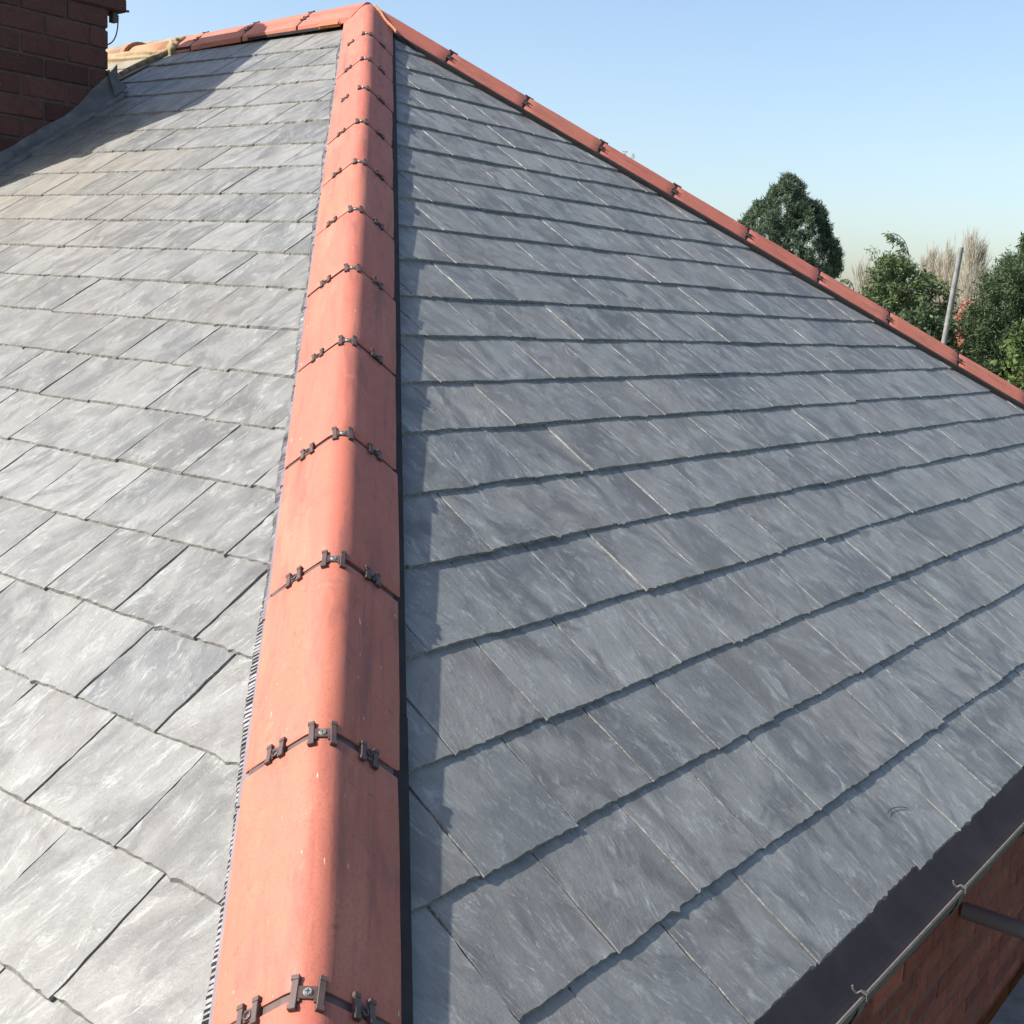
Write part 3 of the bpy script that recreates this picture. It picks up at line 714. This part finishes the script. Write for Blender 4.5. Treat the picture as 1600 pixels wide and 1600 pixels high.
# ------------------------------------------------------------------ trees
def leaves(name, parent, m, pts, size, n_each, spread, r, aspect=.45, droop=0., up=0., dirs=None):
    nprng = np.random.default_rng(r.randrange(1 << 30)); P = np.repeat(np.array([tuple(p) for p in pts]), n_each, 0); n = len(P)
    off = nprng.normal(0, 1, (n, 3)); P = P + off * np.array(spread)
    if dirs is not None: d = np.repeat(np.array([tuple(v) for v in dirs]), n_each, 0) + nprng.normal(0, .55, (n, 3))
    else: d = nprng.normal(0, 1, (n, 3))
    d[:, 2] += up - droop; d /= np.linalg.norm(d, axis=1)[:, None]
    w_ = np.cross(d, nprng.normal(0, 1, (n, 3))); w_ /= np.linalg.norm(w_, axis=1)[:, None]
    s = size * nprng.uniform(.6, 1.4, (n, 1)); a = P; tip = P + d * s; mid = P + d * s * .5
    V = np.stack([a, mid + w_ * s * aspect * .5, tip, mid - w_ * s * aspect * .5], 1).reshape(-1, 3)
    me = bpy.data.meshes.new(name); me.vertices.add(4 * n); me.vertices.foreach_set('co', V.ravel())
    me.loops.add(4 * n); me.loops.foreach_set('vertex_index', np.arange(4 * n)); me.polygons.add(n); me.polygons.foreach_set('loop_start', np.arange(0, 4 * n, 4)); me.polygons.foreach_set('loop_total', np.full(n, 4))
    me.materials.append(m); me.update()
    at = me.attributes.new('lr', 'FLOAT', 'POINT'); at.data.foreach_set('value', np.repeat(nprng.random(n), 4))
    return obj(name, me, parent)
def tree_root(name, label, cat, px, depth, group='trees beyond the roof'):
    p = ray(px, 480, depth); p.z = ZG; t = thing(name, label, cat, p, group); WM[t.name] = Matrix.Translation(p); return t, p
PINE = leaf_mat('pine_needles', (.045, .072, .048), (.105, .145, .08), (.055, .088, .058), .15, .6, .9)
CONI = leaf_mat('dark_conifer_foliage', (.032, .054, .024), (.085, .125, .05), (.045, .07, .03), .2)
BAM = leaf_mat('feathery_green_foliage', (.05, .085, .035), (.13, .175, .075), (.10, .125, .05), .3)
LAUR = leaf_mat('laurel_leaves', (.05, .085, .02), (.115, .165, .045), (.07, .11, .025), .3)
POP = leaf_mat('bare_poplar_twigs', (.34, .295, .235), (.46, .41, .33), (.38, .33, .26), .3)
PINK = leaf_mat('pink_blossom', (.50, .17, .16), (.62, .30, .27), (.45, .16, .13), .3)
TWIG = leaf_mat('bare_twigs', (.16, .13, .10), (.26, .21, .16), (.2, .16, .12), .1)
YEL = leaf_mat('yellow_spring_leaves', (.35, .30, .10), (.45, .40, .2), (.3, .28, .12), .3)

def inpoly(x, y, P):
    c = False
    for i in range(len(P)):
        (x0, y0), (x1, y1) = P[i - 1], P[i]
        if (y0 > y) != (y1 > y) and x < (x1 - x0) * (y - y0) / (y1 - y0) + x0: c = not c
    return c
def crown_points(outline, depth, n, r, thick=.5, lump=None):
    """points through the crown's volume: outline gives the width at each height, the depth of the crown equals its width"""
    xs = [p[0] for p in outline]; ys = [p[1] for p in outline]; o = []
    cxm = sum(xs) / len(xs)
    while len(o) < n:
        x, y = r.uniform(min(xs), max(xs)), r.uniform(min(ys), max(ys))
        if not inpoly(x, y, outline): continue
        half = (max(xs) - min(xs)) / 2; f = (x - (max(xs) + min(xs)) / 2) / half
        dz = math.sqrt(max(0.05, 1 - f * f)) * half / FPX * depth * thick
        o.append(ray(x, y, depth + r.uniform(-1, 1) * dz))
    return o
def trunk(parent, base, topv, r0, r, limbs=(), m=BARK):
    b = MB(); n = 7; prev = base
    for i in range(1, n + 1):
        p = base.lerp(topv, i / n) + Vector((r.uniform(-1, 1), r.uniform(-1, 1), 0)) * r0 * .25
        b.cyl(prev, p, r0 * (1 - (i - 1) / n * .85), r0 * (1 - i / n * .85), 8); prev = p
    for l in limbs:
        f = r.uniform(.35, .9); s = base.lerp(topv, max(0, min(1, (l.z - .8 - base.z) / max(.1, topv.z - base.z)))); b.cyl(s, l, r0 * .22, r0 * .05, 5)
    b.obj('trunk', m, parent)
# 1 pine behind the far hip
r = random.Random(21)
t, p = tree_root('pine_tree', 'tall dark green pine rising behind the far terracotta hip', 'tree', 1236, 60)
out1 = [(1160, 356), (1170, 340), (1182, 328), (1192, 321), (1206, 316), (1208, 302), (1222, 294), (1229, 285), (1235, 280), (1244, 292), (1253, 309), (1262, 323), (1271, 325), (1281, 337), (1285, 354), (1290, 365), (1300, 384), (1305, 400), (1310, 416), (1300, 434), (1310, 560), (1165, 560)]
cl = crown_points(out1, 60, 620, r, .95)
cl = [c for c in cl]
edge = []
for i in range(len(out1) - 3):
    (x0, y0), (x1, y1) = out1[i], out1[i + 1]
    for j in range(3):
        f = r.random(); e_ = r.choice((0, 1, 2, 5)); sg_ = -1 if x0 < 1234 else 1; bx, by = x0 + (x1 - x0) * f, y0 + (y1 - y0) * f
        for q_ in range(3): edge.append(ray(bx + sg_ * (e_ - q_ * 3), by - e_ * .5 + q_ * 2, 60 + r.uniform(-.6, .6)))
trunk(t, p, ray(1236, 300, 60), .22, r, r.sample(cl, 60))
leaves('crown', t, PINE, cl + edge, .22, 170, (.095, .095, .09), r, .14, up=1.0)
# 2 feathery green tree with an arching leader
r = random.Random(22)
t, p = tree_root('feathery_tree', 'feathery green tree with one arching leader left of the scaffold pole', 'tree', 1420, 25)
out2 = [(1346, 452), (1356, 440), (1366, 424), (1380, 402), (1392, 400), (1402, 405), (1412, 408), (1424, 416), (1440, 420), (1452, 424), (1462, 434), (1474, 440), (1484, 452), (1490, 480), (1492, 640), (1340, 640), (1345, 480)]
cl = crown_points(out2, 25, 460, r, .8)
arch = [(1392, 366), (1402, 370), (1410, 378), (1415, 390), (1418, 404), (1416, 416), (1412, 428), (1406, 440)]
ac = [ray(x + r.uniform(-5, 3) - j * .0, y + r.uniform(-1, 7), 25 + r.uniform(-.1, .1)) for x, y in arch for j in range(3)]
trunk(t, p, ray(1414, 420, 25), .09, r, r.sample(cl, 60))
MB().tube([ray(x + 3, y - 2, 25) for x, y in [(1410, 470)] + arch[::-1]], .008, 5).obj('arching_leader', BARK, t)
leaves('crown', t, BAM, cl, .11, 75, (.075, .075, .06), r, .26, droop=.3)
leaves('leader_fronds', t, BAM, ac, .10, 26, (.035, .035, .03), r, .2, dirs=[Vector((-.55, -.4, -.45))] * len(ac))
tl = [ray(1372 + r.uniform(-14, 14), 392 + r.uniform(0, 24), 25) for _ in range(10)]
leaves('top_sprays', t, BAM, tl, .09, 10, (.04, .04, .06), r, .2, up=.9)
# 3 dark conifer at the right edge
r = random.Random(23)
t, p = tree_root('dark_conifer', 'broad dark green conifer at the right beside the scaffold pole', 'tree', 1590, 22)
out3 = [(1502, 520), (1508, 490), (1520, 470), (1530, 450), (1538, 432), (1552, 420), (1562, 406), (1576, 402), (1590, 404), (1600, 400), (1640, 398), (1700, 430), (1720, 520), (1720, 800), (1530, 800), (1500, 640)]
cl = crown_points(out3, 22, 900, r, .5)
trunk(t, p, ray(1600, 410, 22), .14, r, r.sample(cl, 40))
leaves('crown', t, CONI, cl, .075, 170, (.075, .075, .07), r, .22)
# 3b spire behind it
t, p = tree_root('spire_conifer', 'narrow dark spruce tip rising at the right edge above the broad conifer', 'tree', 1606, 30)
cl = []
for i in range(60):
    f = i / 60; y = 372 + f * 90; hw = 2 + f * 22; cl += [ray(1606 + r.uniform(-hw, hw), y + r.uniform(-2, 2), 30 + r.uniform(-hw, hw) / 62) for _ in range(3)]
trunk(t, p, ray(1606, 374, 30), .12, r)
leaves('crown', t, CONI, cl, .12, 26, (.06, .06, .04), r, .3, droop=.3)
# 4 bright laurel bush low at the right
r = random.Random(24)
t, p = tree_root('laurel_bush', 'bright green broad-leaved laurel below the dark conifer at the right edge', 'shrub', 1600, 17, None)
out4 = [(1546, 600), (1560, 575), (1572, 552), (1574, 530), (1586, 512), (1604, 505), (1650, 510), (1700, 560), (1700, 900), (1540, 900)]
cl = crown_points(out4, 17, 220, r, .7)
trunk(t, p, ray(1605, 540, 17), .05, r, r.sample(cl, 30))
leaves('crown', t, LAUR, cl, .095, 26, (.07, .07, .07), r, .5, droop=.2)
# 5 bare poplars far away
polist = [('widest bare beige poplar right behind the scaffold pole', 1518, 373, 17, 95), ('bare beige poplar just left of the scaffold pole', 1484, 396, 12, 98), ('slim pale poplar, third to the left of the scaffold pole', 1456, 398, 7, 110), ('small faint poplar farthest left in the row of bare poplars', 1444, 410, 6, 120), ('short bare poplar between the slim one and the pole', 1470, 412, 8, 105)]
for i, (lab, px, py, hw, dep) in enumerate(polist):
    r = random.Random(40 + i); t, p = tree_root('poplar_tree', lab, 'tree', px, dep, 'bare poplars in the distance')
    top = ray(px, py, dep); trunk(t, p, top, .25, r, (), POP)
    cl = []; dr = []; H = 150
    for j in range(520):
        f = r.random() ** .75; y = py + f * H; w_ = hw * min(1, .28 + f * 1.9) * (1 if f < .6 else 1.05); a = r.uniform(-1, 1)
        cl.append(ray(px + a * w_, y, dep + r.uniform(-1, 1) * w_ / 20)); dr.append((CR * a * .22 + Vector((0, 0, 1))))
    if i == 0:
        for j in range(160): a = r.uniform(.3, 1); y = r.uniform(392, 520); cl.append(ray(px + 4 + a * 15, y, dep)); dr.append(CR * .3 + Vector((0, 0, 1)))
    leaves('crown', t, POP, cl, .9, 7, (.16, .16, .3), r, .03, dirs=[v * 5 for v in dr])
# 6 pink blossom
r = random.Random(25); t, p = tree_root('blossom_tree', 'small tree of pink blossom between the scaffold pole and the dark conifer', 'tree', 1506, 35)
out6 = [(1494, 500), (1498, 488), (1506, 474), (1516, 470), (1520, 480), (1516, 496), (1508, 508), (1504, 530), (1494, 530)]
cl = crown_points(out6, 35, 70, r, .8); trunk(t, p, ray(1502, 500, 35), .08, r, r.sample(cl, 20)); leaves('crown', t, PINK, cl, .10, 14, (.05, .05, .05), r, .7)
# 7 small frond and bare twigs over the hip
r = random.Random(26); t, p = tree_root('arching_shrub', 'small green arching frond showing over the far hip between pine and feathery tree', 'shrub', 1326, 26)
arc = [(1334, 470), (1334, 452), (1330, 441), (1323, 436), (1315, 438), (1310, 443)]
trunk(t, p, ray(1334, 470, 26), .04, r); MB().tube([ray(x, y, 26) for x, y in arc], .008, 5).obj('stem', BARK, t)
leaves('crown', t, BAM, [ray(x + r.uniform(-3, 1), y + r.uniform(0, 5), 26) for x, y in arc for _ in range(3)], .07, 12, (.02, .02, .02), r, .25, droop=.5)
t, p = tree_root('bare_tree', 'bare leafless twigs showing over the hip just left of the feathery tree', 'tree', 1350, 50)
cl = [ray(1352 + r.uniform(-14, 12), 425 + abs(r.gauss(0, 30)), 50 + r.uniform(-.4, .4)) for _ in range(60)]
trunk(t, p, ray(1352, 430, 50), .1, r, cl[:20]); leaves('crown', t, TWIG, cl, .5, 6, (.08, .08, .15), r, .03, dirs=[Vector((0, 0, 3))] * len(cl))
# 8 sprig of yellow leaves
t, p = tree_root('young_leafy_tree', 'tip of a young tree with yellow leaves peeking over the far hip', 'tree', 988, 18, None)
MB().cyl(p, ray(984, 262, 18), .05, .006, 8).cyl(ray(984, 262, 18), ray(976, 236, 18), .005, .003, 5).cyl(ray(984, 256, 18), ray(989, 240, 18), .004, .002, 5).obj('trunk', BARK, t)
leaves('crown', t, YEL, [ray(976, 237, 18), ray(976, 242, 18), ray(978, 247, 18), ray(989, 242, 18), ray(986, 247, 18)], .035, 5, (.012, .012, .012), r, .7)
# 9 hedge and dark shrubs closing the gap behind the pole
r = random.Random(27); t, p = tree_root('holly_shrub', 'dark glossy shrub low behind the scaffold pole and the far hip', 'shrub', 1450, 22, None)
out9 = [(1395, 500), (1410, 490), (1430, 486), (1450, 480), (1466, 486), (1478, 500), (1492, 530), (1500, 560), (1500, 700), (1395, 700)]
cl = crown_points(out9, 22, 260, r, .8); trunk(t, p, ray(1450, 500, 22), .05, r, r.sample(cl, 20)); leaves('crown', t, CONI, cl, .09, 60, (.07, .07, .07), r, .45)
r = random.Random(28); t, p = tree_root('garden_hedge', 'low green hedge filling the gap under the pink blossom and poplars', 'hedge', 1540, 60, None)
cl = [ray(x + r.uniform(-4, 4), 520 + r.uniform(-14, 120) + 6 * math.sin(x * .1), 60 + r.uniform(-1.5, 1.5)) for x in range(1290, 1720, 3) for _ in range(3)]
leaves('foliage', t, BAM, cl, .22, 16, (.2, .2, .2), r, .4)

# ------------------------------------------------------------------ distant cottage with an orange roof
c0 = ray(1486, 529, 28)
dh = thing('distant_cottage', 'far cottage of which only a scrap of orange tiled roof shows beside the pole', 'house', (c0.x, c0.y, ZG))
WM[dh.name] = Matrix.Translation((c0.x, c0.y, ZG))
q = [ray(1487, 529, 28), ray(1507, 530, 28), ray(1503, 539, 28), ray(1490, 554, 28), ray(1470, 556, 28), ray(1470, 529, 28)]
bk = -CB * .25; mb = MB(); n = len(q); mb.V = q + [v + bk for v in q]; mb.F = [tuple(range(n)), tuple(range(2 * n - 1, n - 1, -1))] + [(i, (i + 1) % n, n + (i + 1) % n, n + i) for i in range(n)]
OR = plain('orange_roof', (.50, .19, .08), (.62, .27, .12), 8, .8, .2)
mb.obj('roof', OR, dh)
MB().box(c0.x - .9, c0.x + .1, c0.y, c0.y + 1.6, ZG, c0.z - .45).obj('wall', RENDERW, dh)
